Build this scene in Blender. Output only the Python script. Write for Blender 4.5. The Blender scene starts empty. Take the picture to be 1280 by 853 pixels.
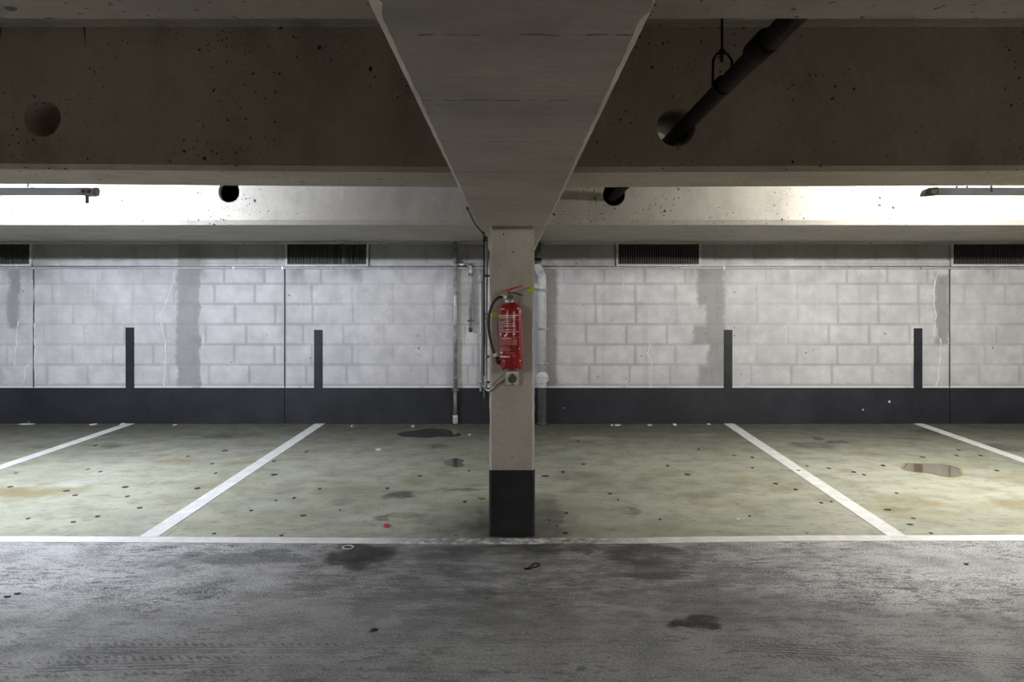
import bpy, bmesh, math, random
from mathutils import Vector, Matrix
random.seed(7)
PI = math.pi
scn = bpy.context.scene
C = scn.collection

# ------------------------------------------------------------------ camera, world, exposure
F = 1000.0            # focal length in pixels of the 1280x853 frame
HOR = 372.0           # horizon row
CAMH = 1.6
cam = bpy.data.cameras.new('camera')
camo = bpy.data.objects.new('camera', cam); C.objects.link(camo)
camo.location = (0, 0, CAMH); camo.rotation_euler = (PI/2, 0, 0)
cam.sensor_width = 36; cam.lens = 36*F/1280
cam.shift_y = -(426.5-HOR)/1280
cam.clip_start = 0.05
scn.camera = camo
w = bpy.data.worlds.new('world'); scn.world = w; w.use_nodes = True
w.node_tree.nodes['Background'].inputs[0].default_value = (0.5, 0.52, 0.55, 1)
w.node_tree.nodes['Background'].inputs[1].default_value = 0.02
scn.view_settings.view_transform = 'Standard'
scn.view_settings.look = 'None'
scn.view_settings.gamma = 1
scn.view_settings.use_curve_mapping = False
scn.view_settings.exposure = 0.0
TUBE_LEFT = ((0.86, 0.91, 1.0), 1300)
TUBE_RIGHT = ((1.0, 0.975, 0.90), 1200)

# ------------------------------------------------------------------ measures (metres)
YW = 10.13                     # block wall
YC = 5.35                      # column front
ZB = 2.30                      # underside of cross beams
ZL = 2.076                     # underside of the main beam
ZT = 3.12                      # ceiling
XS = 15.5                      # side walls
YN = -5.6                      # wall behind the camera
def wx(px, Y): return (px-640)/F*Y
def wz(py, Y): return CAMH-(py-HOR)/F*Y
def fl(px, py):                # pixel -> point on the floor
    Y = CAMH*F/(py-HOR)
    return Vector((wx(px, Y), Y, 0))

# ------------------------------------------------------------------ material helpers
class NT:
    def __init__(s, name):
        s.m = bpy.data.materials.new(name); s.m.use_nodes = True
        s.t = s.m.node_tree; s.b = s.t.nodes['Principled BSDF']
    def node(s, typ, **kw):
        n = s.t.nodes.new(typ)
        for k, v in kw.items(): setattr(n, k, v)
        return n
    def put(s, sock, v):
        if isinstance(v, bpy.types.NodeSocket): s.t.links.new(v, sock)
        elif isinstance(v, (tuple, list)):
            v = tuple(v)
            if sock.type == 'RGBA' and len(v) == 3: v = v+(1,)
            sock.default_value = v
        else: sock.default_value = v
    def pos(s): return s.node('ShaderNodeNewGeometry').outputs['Position']
    def obj(s): return s.node('ShaderNodeTexCoord').outputs['Object']
    def mapping(s, v, scale=(1,1,1), loc=(0,0,0), rot=(0,0,0)):
        n = s.node('ShaderNodeMapping'); s.put(n.inputs[0], v)
        n.inputs['Location'].default_value = loc; n.inputs['Scale'].default_value = scale
        n.inputs['Rotation'].default_value = rot
        return n.outputs[0]
    def noise(s, v, scale, detail=4, rough=.55, dist=0):
        n = s.node('ShaderNodeTexNoise'); s.put(n.inputs['Vector'], v)
        n.inputs['Scale'].default_value = scale; n.inputs['Detail'].default_value = detail
        n.inputs['Roughness'].default_value = rough; n.inputs['Distortion'].default_value = dist
        return n.outputs['Fac']
    def noisec(s, v, scale, detail=3):
        n = s.node('ShaderNodeTexNoise'); s.put(n.inputs['Vector'], v)
        n.inputs['Scale'].default_value = scale; n.inputs['Detail'].default_value = detail
        return n.outputs['Color']
    def vor(s, v, scale, rnd=1.0):
        n = s.node('ShaderNodeTexVoronoi'); s.put(n.inputs['Vector'], v)
        n.inputs['Scale'].default_value = scale; n.inputs['Randomness'].default_value = rnd
        return n.outputs['Distance'], n.outputs['Color']
    def math(s, op, a, b=None, c=None, clamp=False):
        n = s.node('ShaderNodeMath', operation=op, use_clamp=clamp)
        s.put(n.inputs[0], a)
        if b is not None: s.put(n.inputs[1], b)
        if c is not None: s.put(n.inputs[2], c)
        return n.outputs[0]
    def vmath(s, op, a, b=None):
        n = s.node('ShaderNodeVectorMath', operation=op)
        s.put(n.inputs[0], a)
        if b is not None: s.put(n.inputs[1], b)
        return n.outputs['Value'] if op in ('LENGTH', 'DOT_PRODUCT') else n.outputs[0]
    def rng(s, v, a, b, c=0., d=1., smooth=True):
        n = s.node('ShaderNodeMapRange', interpolation_type='SMOOTHSTEP' if smooth else 'LINEAR')
        s.put(n.inputs['Value'], v)
        n.inputs['From Min'].default_value = a; n.inputs['From Max'].default_value = b
        n.inputs['To Min'].default_value = c; n.inputs['To Max'].default_value = d
        return n.outputs['Result']
    def mix(s, f, a, b, blend='MIX'):
        n = s.node('ShaderNodeMix', data_type='RGBA', blend_type=blend)
        s.put(n.inputs['Factor'], f); s.put(n.inputs['A'], a) if False else None
        s.put(n.inputs[6], a); s.put(n.inputs[7], b)
        return n.outputs[2]
    def sep(s, v):
        n = s.node('ShaderNodeSeparateXYZ'); s.put(n.inputs[0], v)
        return n.outputs
    def bump(s, h, strength=.3, dist=.01):
        n = s.node('ShaderNodeBump'); n.inputs['Strength'].default_value = strength
        n.inputs['Distance'].default_value = dist; s.put(n.inputs['Height'], h)
        s.t.links.new(n.outputs[0], s.b.inputs['Normal'])
    def done(s, color, rough=.6, metal=0., spec=.5):
        s.put(s.b.inputs['Base Color'], color); s.put(s.b.inputs['Roughness'], rough)
        s.b.inputs['Metallic'].default_value = metal; s.b.inputs['Specular IOR Level'].default_value = spec
        return s.m
    # masks
    def ellipse(s, v, c, r, soft=.35):
        m = s.mapping(v, scale=(1/r[0], 1/r[1], 0), loc=(-c[0]/r[0], -c[1]/r[1], 0))
        return s.rng(s.vmath('LENGTH', m), 1+soft, 1-soft)
    def box(s, x, z, x0, x1, z0, z1, e=.02):
        f = s.math('MULTIPLY', s.rng(x, x0-e, x0+e), s.rng(x, x1+e, x1-e))
        g = s.math('MULTIPLY', s.rng(z, z0-e, z0+e), s.rng(z, z1+e, z1-e))
        return s.math('MULTIPLY', f, g)

def simple(name, col, rough=.5, metal=0., var=.12, scale=25):
    t = NT(name); v = t.obj()
    n = t.noise(v, scale, 3)
    c = t.mix(t.rng(n, .3, .7), tuple(x*(1-var) for x in col), tuple(min(1, x*(1+var)) for x in col))
    return t.done(c, rough, metal)

def concrete(name, base, dark, pock=.06, pockscale=14, lines=None, grain_x=False):
    t = NT(name); v = t.pos()
    big = t.noise(v, .9, 4); fine = t.noise(v, 40, 3)
    c = t.mix(t.rng(big, .3, .7), dark, base)
    if grain_x:
        st = t.noise(t.mapping(v, scale=(1.2, 26, 6)), 1.5, 5, .6)
        c = t.mix(t.rng(st, .35, .75, 0, .45), c, tuple(x*.62 for x in base))
    c = t.mix(t.rng(fine, .35, .75, 0, .25), c, tuple(x*.7 for x in dark))
    dens = t.noise(v, 1.1, 3)
    vd = t.vmath('ADD', v, t.vmath('MULTIPLY', t.vmath('SUBTRACT', t.noisec(v, 45, 2), (.5, .5, .5)), (.035, .035, .035)))
    d, col = t.vor(vd, pockscale)
    thr = t.math('MULTIPLY', t.rng(t.sep(col)[0], .5, 1., 0, 1, False), t.rng(dens, .36, .66, .02, pock*3.4))
    pk = t.rng(t.math('SUBTRACT', thr, d), -.004, .012)
    d2, col2 = t.vor(vd, pockscale*2.7)
    thr2 = t.math('MULTIPLY', t.rng(t.sep(col2)[0], .45, 1., 0, 1, False), t.rng(dens, .33, .62, .03, pock*4.2))
    pk = t.math('MAXIMUM', pk, t.rng(t.math('SUBTRACT', thr2, d2), -.004, .02))
    sm = t.noise(t.mapping(v, scale=(1, 1, .6)), 3.2, 6, .65)
    c = t.mix(t.rng(sm, .45, .75, 0, .55), c, tuple(x*.62 for x in dark))
    c = t.mix(t.rng(sm, .42, .25, 0, .4), c, tuple(min(1, x*1.25) for x in base))
    h = t.math('MULTIPLY', pk, -1.0)
    if lines:
        y = t.sep(v)[1]
        wob = t.noise(v, 9, 3)
        for yl, x0, x1 in lines:
            dd = t.math('ABSOLUTE', t.math('SUBTRACT', t.math('ADD', y, t.math('MULTIPLY', wob, .02)), yl+.01))
            ln = t.math('MULTIPLY', t.rng(dd, .007, .002), t.rng(t.noise(t.mapping(v, scale=(9, 1, 1)), 2.2, 3), .42, .6))
            c = t.mix(t.math('MULTIPLY', ln, .75), c, (.03, .028, .025))
            h = t.math('SUBTRACT', h, ln)
    c = t.mix(pk, c, (.018, .016, .014))
    t.bump(t.math('ADD', t.math('MULTIPLY', fine, .12), h), .5, .006)
    return t.done(c, .62)

M = {}
M['beam'] = concrete('beam_concrete', (.45, .385, .29), (.35, .295, .22), .075)
M['beam2'] = concrete('beam_concrete_pale', (.42, .395, .355), (.36, .335, .30), .08, 15)
M['main_beam'] = concrete('main_beam_concrete', (.50, .445, .37), (.38, .335, .275), .03, 10,
    lines=[(1.93, -1, 1), (2.44, -1, 1), (3.03, -1, 1), (1.45, -1, 1), (3.9, -1, 1)], grain_x=True)
M['column'] = concrete('column_concrete', (.45, .42, .37), (.37, .345, .30), .055, 19)
M['ceiling'] = concrete('ceiling_concrete', (.42, .40, .36), (.34, .32, .285), .02)
M['plain_wall'] = concrete('plain_wall', (.50, .50, .50), (.42, .42, .42), .02)

def wall_paint(name, edge):
    t = NT(name); v = t.pos(); x, y, z = t.sep(v)
    big = t.noise(v, .8, 4); mid = t.noise(v, 5, 5, .6); fine = t.noise(v, 60, 3)
    c = t.mix(t.rng(big, .3, .7), (.45, .445, .465), (.54, .535, .555))
    c = t.mix(t.rng(mid, .35, .7, 0, .6), c, (.36, .355, .37))
    c = t.mix(t.rng(mid, .45, .25, 0, .5), c, (.62, .615, .63))
    grime = (.255, .25, .262)
    if edge:
        a = t.node('ShaderNodeAttribute', attribute_name='edge').outputs['Fac']
        a = t.math('ADD', a, t.math('MULTIPLY', t.math('SUBTRACT', t.noise(v, 9, 4), .5), .5))
        fade = t.rng(t.noise(v, .55, 2), .36, .6, .3, 1)
        c = t.mix(t.math('MULTIPLY', t.rng(a, .25, 1.0, 0, .66), fade), c, grime)
    else:
        c = t.mix(.55, c, grime)
    wob = t.noisec(v, 5, 3)
    vw = t.vmath('ADD', v, t.vmath('MULTIPLY', t.vmath('SUBTRACT', wob, (.5, .5, .5)), (.12, 0, .12)))
    vw = t.vmath('ADD', vw, t.vmath('MULTIPLY', t.vmath('SUBTRACT', t.noisec(v, 26, 3), (.5, .5, .5)), (.07, 0, .07)))
    X, Y, Z = t.sep(vw)
    # unpainted grey coats running down the wall
    p = t.box(X, Z, -4.24, -3.95, .3, 2.4, .02)
    for (a0, a1, b0, b1) in ((2.36, 2.70, .3, .75), (2.47, 2.70, .7, 1.05), (2.30, 2.70, 1.0, 1.25), (2.46, 2.70, 1.2, 1.53),
                             (2.34, 2.70, 1.5, 1.98), (5.36, 5.53, 1.0, 1.9), (-.25, .0, .4, 2.2), (.42, .56, .45, 2.0), (-6.38, -6.24, 1.2, 1.95)):
        p = t.math('MAXIMUM', p, t.box(X, Z, a0, a1, b0, b1, .035))
    c = t.mix(t.math('MULTIPLY', p, t.rng(mid, .25, .6, 1., .75)), c, (.225, .219, .224))
    # soot under the conduit
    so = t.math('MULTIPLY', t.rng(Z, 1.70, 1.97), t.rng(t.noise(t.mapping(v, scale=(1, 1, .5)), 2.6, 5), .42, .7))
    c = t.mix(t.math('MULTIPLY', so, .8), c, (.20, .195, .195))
    c = t.mix(t.math('MULTIPLY', t.rng(z, .480, .470), t.rng(mid, .3, .5, .1, .6)), c, (.68, .68, .70))
    # runs
    ru = t.math('MULTIPLY', t.rng(t.noise(t.mapping(v, scale=(7, 1, .25)), 1.2, 4), .58, .75), .35)
    c = t.mix(ru, c, (.30, .295, .30))
    # shade under the soffit, painted into the wall colour above the conduit
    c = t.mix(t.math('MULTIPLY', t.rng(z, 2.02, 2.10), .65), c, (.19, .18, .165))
    d, col = t.vor(v, 11); k = t.sep(col)
    pk = t.rng(t.math('SUBTRACT', t.math('MULTIPLY', t.math('POWER', k[0], 5.), .14), d), -.01, .02)
    c = t.mix(pk, c, (.10, .10, .10))
    t.bump(t.math('ADD', t.math('MULTIPLY', fine, .3), t.math('SUBTRACT', t.math('MULTIPLY', mid, .6), pk)), .35, .006)
    return t.done(c, .62)
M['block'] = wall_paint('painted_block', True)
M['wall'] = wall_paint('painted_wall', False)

def dark_paint(name):
    t = NT(name); v = t.pos(); x, y, z = t.sep(v)
    n = t.noise(v, 3, 5); f = t.noise(v, 45, 4)
    c = t.mix(t.rng(n, .3, .7), (.009, .010, .014), (.019, .020, .027))
    c = t.mix(t.rng(f, .58, .8, 0, .3), c, (.07, .072, .085))
    d, col = t.vor(v, 9); k = t.sep(col)
    ch = t.rng(t.math('SUBTRACT', t.math('MULTIPLY', t.math('POWER', k[0], 14.), .16), d), -.005, .01)
    c = t.mix(ch, c, (.45, .45, .45))
    t.bump(t.math('ADD', n, t.math('MULTIPLY', f, .4)), .35, .012)
    return t.done(c, .5, 0, .3)
M['dark_paint'] = dark_paint('dark_paint')

def P(px, py, wpx, hpx):
    """stain on the floor from its pixel centre and half sizes -> centre and radii in metres"""
    p = fl(px, py); return (p.x, p.y), (wpx*p.y/F, max(.03, hpx*p.y*p.y/(CAMH*F)))

def floor_mat(name, base_a, base_b, darks, ochres, lane):
    t = NT(name); v = t.pos(); x, y, z = t.sep(v)
    big = t.noise(v, .7, 4); mid = t.noise(v, 4, 5, .6); fine = t.noise(v, 70, 3)
    c = t.mix(t.rng(big, .3, .72), base_a, base_b)
    wob = t.noisec(v, 6, 4)
    vw = t.vmath('ADD', v, t.vmath('MULTIPLY', t.vmath('SUBTRACT', wob, (.5, .5, .5)), (.34, .34, 0)))
    sx = t.noise(t.mapping(v, scale=(1, 2.6, 1)), 1.6, 6, .62)
    h = t.math('MULTIPLY', fine, .25)
    if lane:
        c = t.mix(t.rng(mid, .40, .68, 0, .75), c, tuple(k*.5 for k in base_a))
        # scraped, flaking screed: short dark cracks lying along the lane
        cr = t.noise(t.mapping(v, scale=(4.5, 15, 1), rot=(0, 0, .12)), 1.7, 7, .66, .5)
        zone = t.rng(t.noise(v, 1.15, 3), .38, .56)
        crk = t.math('MULTIPLY', t.rng(cr, .545, .565), zone)
        c = t.mix(t.math('MULTIPLY', crk, .85), c, (.035, .035, .038))
        pe = t.noise(t.mapping(v, scale=(2.2, 6, 1), loc=(4, 2, 0)), 1.5, 8, .72, .3)
        c = t.mix(t.rng(pe, .52, .60, 0, .55), c, tuple(k*.45 for k in base_a))
        c = t.mix(t.rng(pe, .44, .36, 0, .5), c, (.40, .40, .40))
        fk = t.noise(t.mapping(v, scale=(9, 20, 1), rot=(0, 0, -.2), loc=(1, 7, 0)), 1.9, 5, .6, .6)
        fz = t.rng(t.noise(v, 1.7, 3), .44, .58)
        f2 = t.math('MULTIPLY', t.rng(fk, .57, .60), fz)
        crk = t.math('MAXIMUM', crk, f2)
        c = t.mix(t.math('MULTIPLY', f2, .8), c, (.04, .04, .042))
        g = t.noise(v, 90, 2)
        c = t.mix(t.rng(g, .52, .68, 0, .6), c, tuple(min(1, k*1.6) for k in base_b))
        c = t.mix(t.rng(g, .48, .34, 0, .7), c, tuple(k*.45 for k in base_a))
        h = t.math('SUBTRACT', t.math('ADD', h, t.math('MULTIPLY', g, .5)), t.math('MULTIPLY', crk, 1.2))
        # lane colour gets darker away from the bays
        band = t.math('MULTIPLY', t.rng(t.math('ADD', y, t.math('MULTIPLY', big, .6)), 4.75, 4.25), .55)
        c = t.mix(band, c, tuple(k*.62 for k in base_a))
        cen = t.math('MULTIPLY', t.ellipse(vw, (.1, 4.7), (1.5, .9), .6), t.rng(pe, .35, .6, .45, .85))
        c = t.mix(cen, c, (.085, .082, .080))
        # tread prints
        for (x0, y0, sl, xa, xb, st) in ((1.19, 3.625, -.112, .9, 3.2, .8), (-1.3, 3.62, .0, -2.2, -.45, .6), (-2.0, 3.44, .06, -3.5, -.9, .65), (-.2, 3.72, .03, -.9, .9, .35)):
            dv = t.math('SUBTRACT', y, t.math('ADD', t.math('MULTIPLY', t.math('SUBTRACT', x, x0), sl), y0))
            av = t.math('ABSOLUTE', dv)
            lug = t.math('MULTIPLY', t.rng(t.math('SINE', t.math('MULTIPLY', t.math('ADD', x, t.math('MULTIPLY', dv, .8)), 155.)), .1, .5),
                         t.math('MULTIPLY', t.rng(av, .045, .055), t.rng(av, .085, .075)))
            grv = t.math('MULTIPLY', t.rng(t.math('SINE', t.math('MULTIPLY', dv, 230.)), .2, .7), t.rng(av, .045, .035))
            tr = t.math('MAXIMUM', lug, grv)
            tr = t.math('MULTIPLY', tr, t.math('MULTIPLY', t.rng(x, xa, xa+.3), t.rng(x, xb, xb-.3)))
            tr = t.math('MULTIPLY', tr, t.rng(mid, .35, .55, .25, st))
            c = t.mix(t.math('MULTIPLY', tr, .75), c, (.05, .05, .054))
            h = t.math('SUBTRACT', h, tr)
    else:
        c = t.mix(t.rng(sx, .44, .70, 0, .4), c, (.17, .165, .12))
        c = t.mix(t.rng(sx, .42, .28, 0, .5), c, (.36, .37, .31))
        c = t.mix(t.rng(mid, .47, .70, 0, .45), c, tuple(k*.6 for k in base_a))
        och = t.math('MULTIPLY', t.rng(t.noise(t.mapping(v, scale=(1, 1.7, 1), loc=(3, 1, 0)), 1.1, 6, .65), .53, .68), .7)
        c = t.mix(och, c, (.23, .19, .10))
        fs = t.noise(t.mapping(v, scale=(3, 7, 1)), 3.2, 8, .75)
        c = t.mix(t.rng(fs, .54, .62, 0, .65), c, (.13, .13, .10))
        c = t.mix(t.rng(fs, .42, .32, 0, .35), c, (.46, .47, .40))
        # fine skid lines
        sk = t.noise(t.mapping(v, scale=(13, 1.1, 1), rot=(0, 0, .35)), 1.6, 5, .6)
        c = t.mix(t.math('MULTIPLY', t.rng(sk, .60, .70), t.rng(big, .42, .6, 0, .4)), c, (.10, .10, .085))
        d, col = t.vor(v, 8); k = t.sep(col)
        sp = t.rng(t.math('SUBTRACT', t.math('MULTIPLY', t.math('POWER', k[0], 7.), .11), d), -.004, .01)
        c = t.mix(sp, c, (.04, .04, .035))
        # floor colour darkens towards the block wall and around the column
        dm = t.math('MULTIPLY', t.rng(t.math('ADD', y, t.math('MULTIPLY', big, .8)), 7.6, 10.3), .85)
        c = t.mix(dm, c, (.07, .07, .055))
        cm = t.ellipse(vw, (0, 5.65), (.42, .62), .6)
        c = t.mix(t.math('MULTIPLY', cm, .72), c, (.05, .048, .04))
    for (ctr, r, stg, col) in ochres:
        m = t.math('MULTIPLY', t.ellipse(vw, ctr, r, .5), stg)
        c = t.mix(m, c, col)
    for (ctr, r, stg) in darks:
        m = t.math('MULTIPLY', t.ellipse(vw, ctr, r, .32), stg)
        m = t.math('MULTIPLY', m, t.rng(mid, .25, .55, .55, 1))
        c = t.mix(m, c, (.022, .021, .019))
    t.bump(h, .30 if lane else .12, .006)
    rough = t.rng(mid, .3, .7, .55, .8) if lane else t.rng(mid, .3, .7, .38, .6)
    return t.done(c, rough, 0, .22 if lane else .3)

D = lambda a, b, c_, d, s: (*P(a, b, c_, d), s)
O = lambda a, b, c_, d, s, col=(.20, .165, .085): (*P(a, b, c_, d), s, col)
bay_darks = [D(500, 620, 20, 5, .75), D(480, 648, 14, 4, .7), D(510, 645, 22, 4, .45), D(547, 558, 13, 3.5, .6), D(1018, 557, 26, 4, .6), D(1048, 553, 16, 2, .9),
             D(1022, 549, 8, 1.5, .8), D(582, 612, 34, 2, .6), D(690, 640, 14, 22, .45), D(280, 545, 40, 3, .55), D(60, 558, 18, 2, .6), D(790, 639, 9, 4, .5),
             D(1250, 560, 25, 5, .55), D(1130, 548, 20, 2, .5), D(140, 558, 12, 2, .6), D(430, 628, 20, 4, .3), D(1165, 540, 22, 3, .4), D(550, 655, 40, 12, .28),
             D(600, 650, 12, 18, .45), D(720, 595, 30, 6, .25)]
bay_ochres = [O(35, 616, 44, 6, .8), O(440, 612, 40, 7, .55, (.20, .19, .12)), O(745, 598, 26, 10, .45, (.20, .16, .10)), O(870, 619, 30, 4, .55), O(1130, 624, 34, 7, .45),
              O(1270, 630, 40, 6, .6), O(1040, 625, 20, 6, .3), O(90, 605, 18, 4, .55, (.42, .42, .39)), O(1280, 600, 40, 8, .4), O(760, 640, 30, 7, .35), O(905, 650, 25, 6, .3),
              O(735, 548, 24, 2.5, .5, (.34, .34, .31)), O(880, 544, 14, 2, .45, (.33, .33, .30))]
lane_darks = [D(452, 692, 40, 13, .93), D(445, 706, 26, 7, .7), D(800, 692, 44, 15, .62), D(820, 716, 34, 10, .55), D(872, 778, 30, 8.5, .95), D(604, 740, 18, 8, .55), D(468, 788, 5, 2.2, .95),
              D(728, 690, 14, 4, .6), D(300, 697, 90, 8, .45), D(610, 690, 90, 10, .5), D(700, 684, 60, 6, .6), D(730, 838, 14, 1.5, .6), D(215, 706, 16, 4, .5), D(560, 700, 50, 16, .3), D(960, 760, 130, 20, .22), D(1200, 775, 60, 14, .3)]
lane_ochres = [O(810, 763, 44, 5, .6, (.30, .29, .26)), O(780, 779, 30, 3, .45, (.30, .28, .24)), O(480, 778, 14, 5, .5, (.32, .31, .29)), O(690, 778, 16, 6, .35, (.28, .27, .23)), O(1150, 705, 160, 14, .25, (.33, .33, .33)), O(120, 705, 160, 18, .25, (.33, .33, .34))]
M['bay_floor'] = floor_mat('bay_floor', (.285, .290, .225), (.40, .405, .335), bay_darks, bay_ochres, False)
M['lane_floor'] = floor_mat('lane_floor', (.34, .34, .348), (.50, .50, .51), lane_darks, lane_ochres, True)

def line_mat():
    t = NT('white_line_paint'); v = t.pos()
    n = t.noise(v, 9, 5, .65); f = t.noise(v, 55, 3)
    c = t.mix(t.rng(n, .35, .7), (.60, .60, .60), (.76, .76, .76))
    c = t.mix(t.math('MULTIPLY', t.rng(n, .62, .74), t.rng(f, .4, .6)), c, (.22, .22, .2))
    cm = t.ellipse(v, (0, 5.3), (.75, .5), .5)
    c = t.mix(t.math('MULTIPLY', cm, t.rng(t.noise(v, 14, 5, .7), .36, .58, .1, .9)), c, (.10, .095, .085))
    t.bump(f, .1, .004)
    return t.done(c, .5)
M['line'] = line_mat()
M['crack'] = simple('white_crack', (.62, .62, .64), .7)
M['black_joint'] = simple('joint_filler', (.02, .02, .022), .8)
M['dark_joint'] = simple('joint_gap', (.003, .003, .003), .9)
M['dark_joint'].node_tree.nodes['Principled BSDF'].inputs['Specular IOR Level'].default_value = .1
M['galv'] = simple('galvanised_steel', (.36, .36, .37), .4, .5, .3, 14)
M['galv_dark'] = simple('dark_strip_grey', (.16, .155, .15), .5, .4, .25, 14)
M['pale_pipe'] = simple('painted_pipe', (.44, .44, .45), .42, 0, .1, 14)
M['dark_pipe'] = simple('dark_cast_pipe', (.055, .05, .048), .45, .2, .3, 12)
M['rust_pipe'] = simple('brown_iron_pipe', (.013, .010, .009), .8, 0, .3, 10)
M['rust_pipe'].node_tree.nodes['Principled BSDF'].inputs['Specular IOR Level'].default_value = .12
M['rust'] = simple('rust', (.22, .10, .04), .8, 0, .4, 40)
M['white_body'] = simple('lamp_enamel', (.62, .64, .68), .4, 0, .05)
def translucent_enamel():
    t = NT('lamp_enamel_thin'); v = t.obj()
    t.done(t.mix(t.rng(t.noise(v, 12, 3), .3, .7), (.60, .62, .66), (.68, .70, .74)), .4)
    tr = t.node('ShaderNodeBsdfTranslucent'); tr.inputs[0].default_value = (.8, .82, .9, 1)
    mx = t.node('ShaderNodeMixShader'); mx.inputs[0].default_value = .05
    t.t.links.new(t.b.outputs[0], mx.inputs[1]); t.t.links.new(tr.outputs[0], mx.inputs[2])
    t.t.links.new(mx.outputs[0], t.t.nodes['Material Output'].inputs[0])
    return t.m
M['enamel_thin'] = translucent_enamel()
M['lamp_grey'] = simple('lamp_end_grey', (.20, .20, .21), .45, .2, .2)
M['black'] = simple('black_rubber', (.014, .014, .016), .42)
M['black_hole'] = simple('vent_dark', (.012, .012, .012), .8)
M['slat'] = simple('vent_slat', (.06, .058, .055), .5, .2, .2)
M['frame'] = simple('vent_frame', (.42, .42, .42), .5, .1)
M['vent_sill'] = simple('vent_sill', (.60, .60, .62), .5, 0, .15)
M['red'] = simple('red_enamel', (.27, .006, .009), .28, 0, .12, 9)
M['red_lever'] = simple('red_lever', (.50, .035, .03), .35)
M['white_print'] = simple('white_print', (.72, .70, .70), .5, 0, .05)
M['pink_print'] = simple('pale_red_print', (.58, .30, .31), .5, 0, .1)
M['blue'] = simple('blue_sticker', (.02, .13, .55), .4)
M['green_pin'] = simple('green_tag', (.01, .16, .07), .4)
M['chrome'] = simple('chrome', (.70, .68, .62), .25, .7)
M['box'] = simple('grey_box', (.56, .545, .50), .5, 0, .12, 40)
M['olive'] = simple('olive_cap', (.085, .080, .045), .3, 0, .25, 30)
M['tape'] = simple('green_tape', (.38, .62, .015), .5, 0, .12, 60)
M['leaf_dark'] = simple('leaf_dark', (.016, .015, .014), .7)
M['leaf_brown'] = simple('leaf_brown', (.11, .035, .02), .7)
M['flake'] = simple('white_flake', (.68, .66, .62), .7)
M['pink'] = simple('pink_plastic', (.75, .03, .10), .4)
M['green_scrap'] = simple('green_scrap', (.05, .24, .03), .5)
M['blue_scrap'] = simple('blue_scrap', (.03, .12, .28), .5)

def water():
    t = NT('puddle_water'); v = t.pos()
    n = t.noise(v, 3, 3)
    c = t.mix(t.rng(n, .3, .7), (.035, .034, .028), (.060, .056, .045))
    return t.done(c, .06)
M['water'] = water()
def water2():
    t = NT('silty_water'); v = t.pos()
    n = t.noise(v, 3, 3)
    c = t.mix(t.rng(n, .3, .7), (.12, .10, .065), (.17, .145, .10))
    return t.done(c, .08)
M['silty'] = water2()
M['rim'] = simple('puddle_rim', (.22, .18, .09), .6, 0, .2, 30)

def emit(name, col, s):
    m = bpy.data.materials.new(name); m.use_nodes = True
    b = m.node_tree.nodes['Principled BSDF']
    b.inputs['Base Color'].default_value = (.8, .8, .8, 1)
    b.inputs['Emission Color'].default_value = (*col, 1); b.inputs['Emission Strength'].default_value = s
    return m
M['tube_l'] = emit('tube_cool', *TUBE_LEFT)
M['tube_fill'] = emit('tube_added_fill', (1., .95, .86), 700)  # dimmer tube for the added fill lamps behind the camera
M['tube_r'] = emit('tube_warm', *TUBE_RIGHT)

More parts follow.
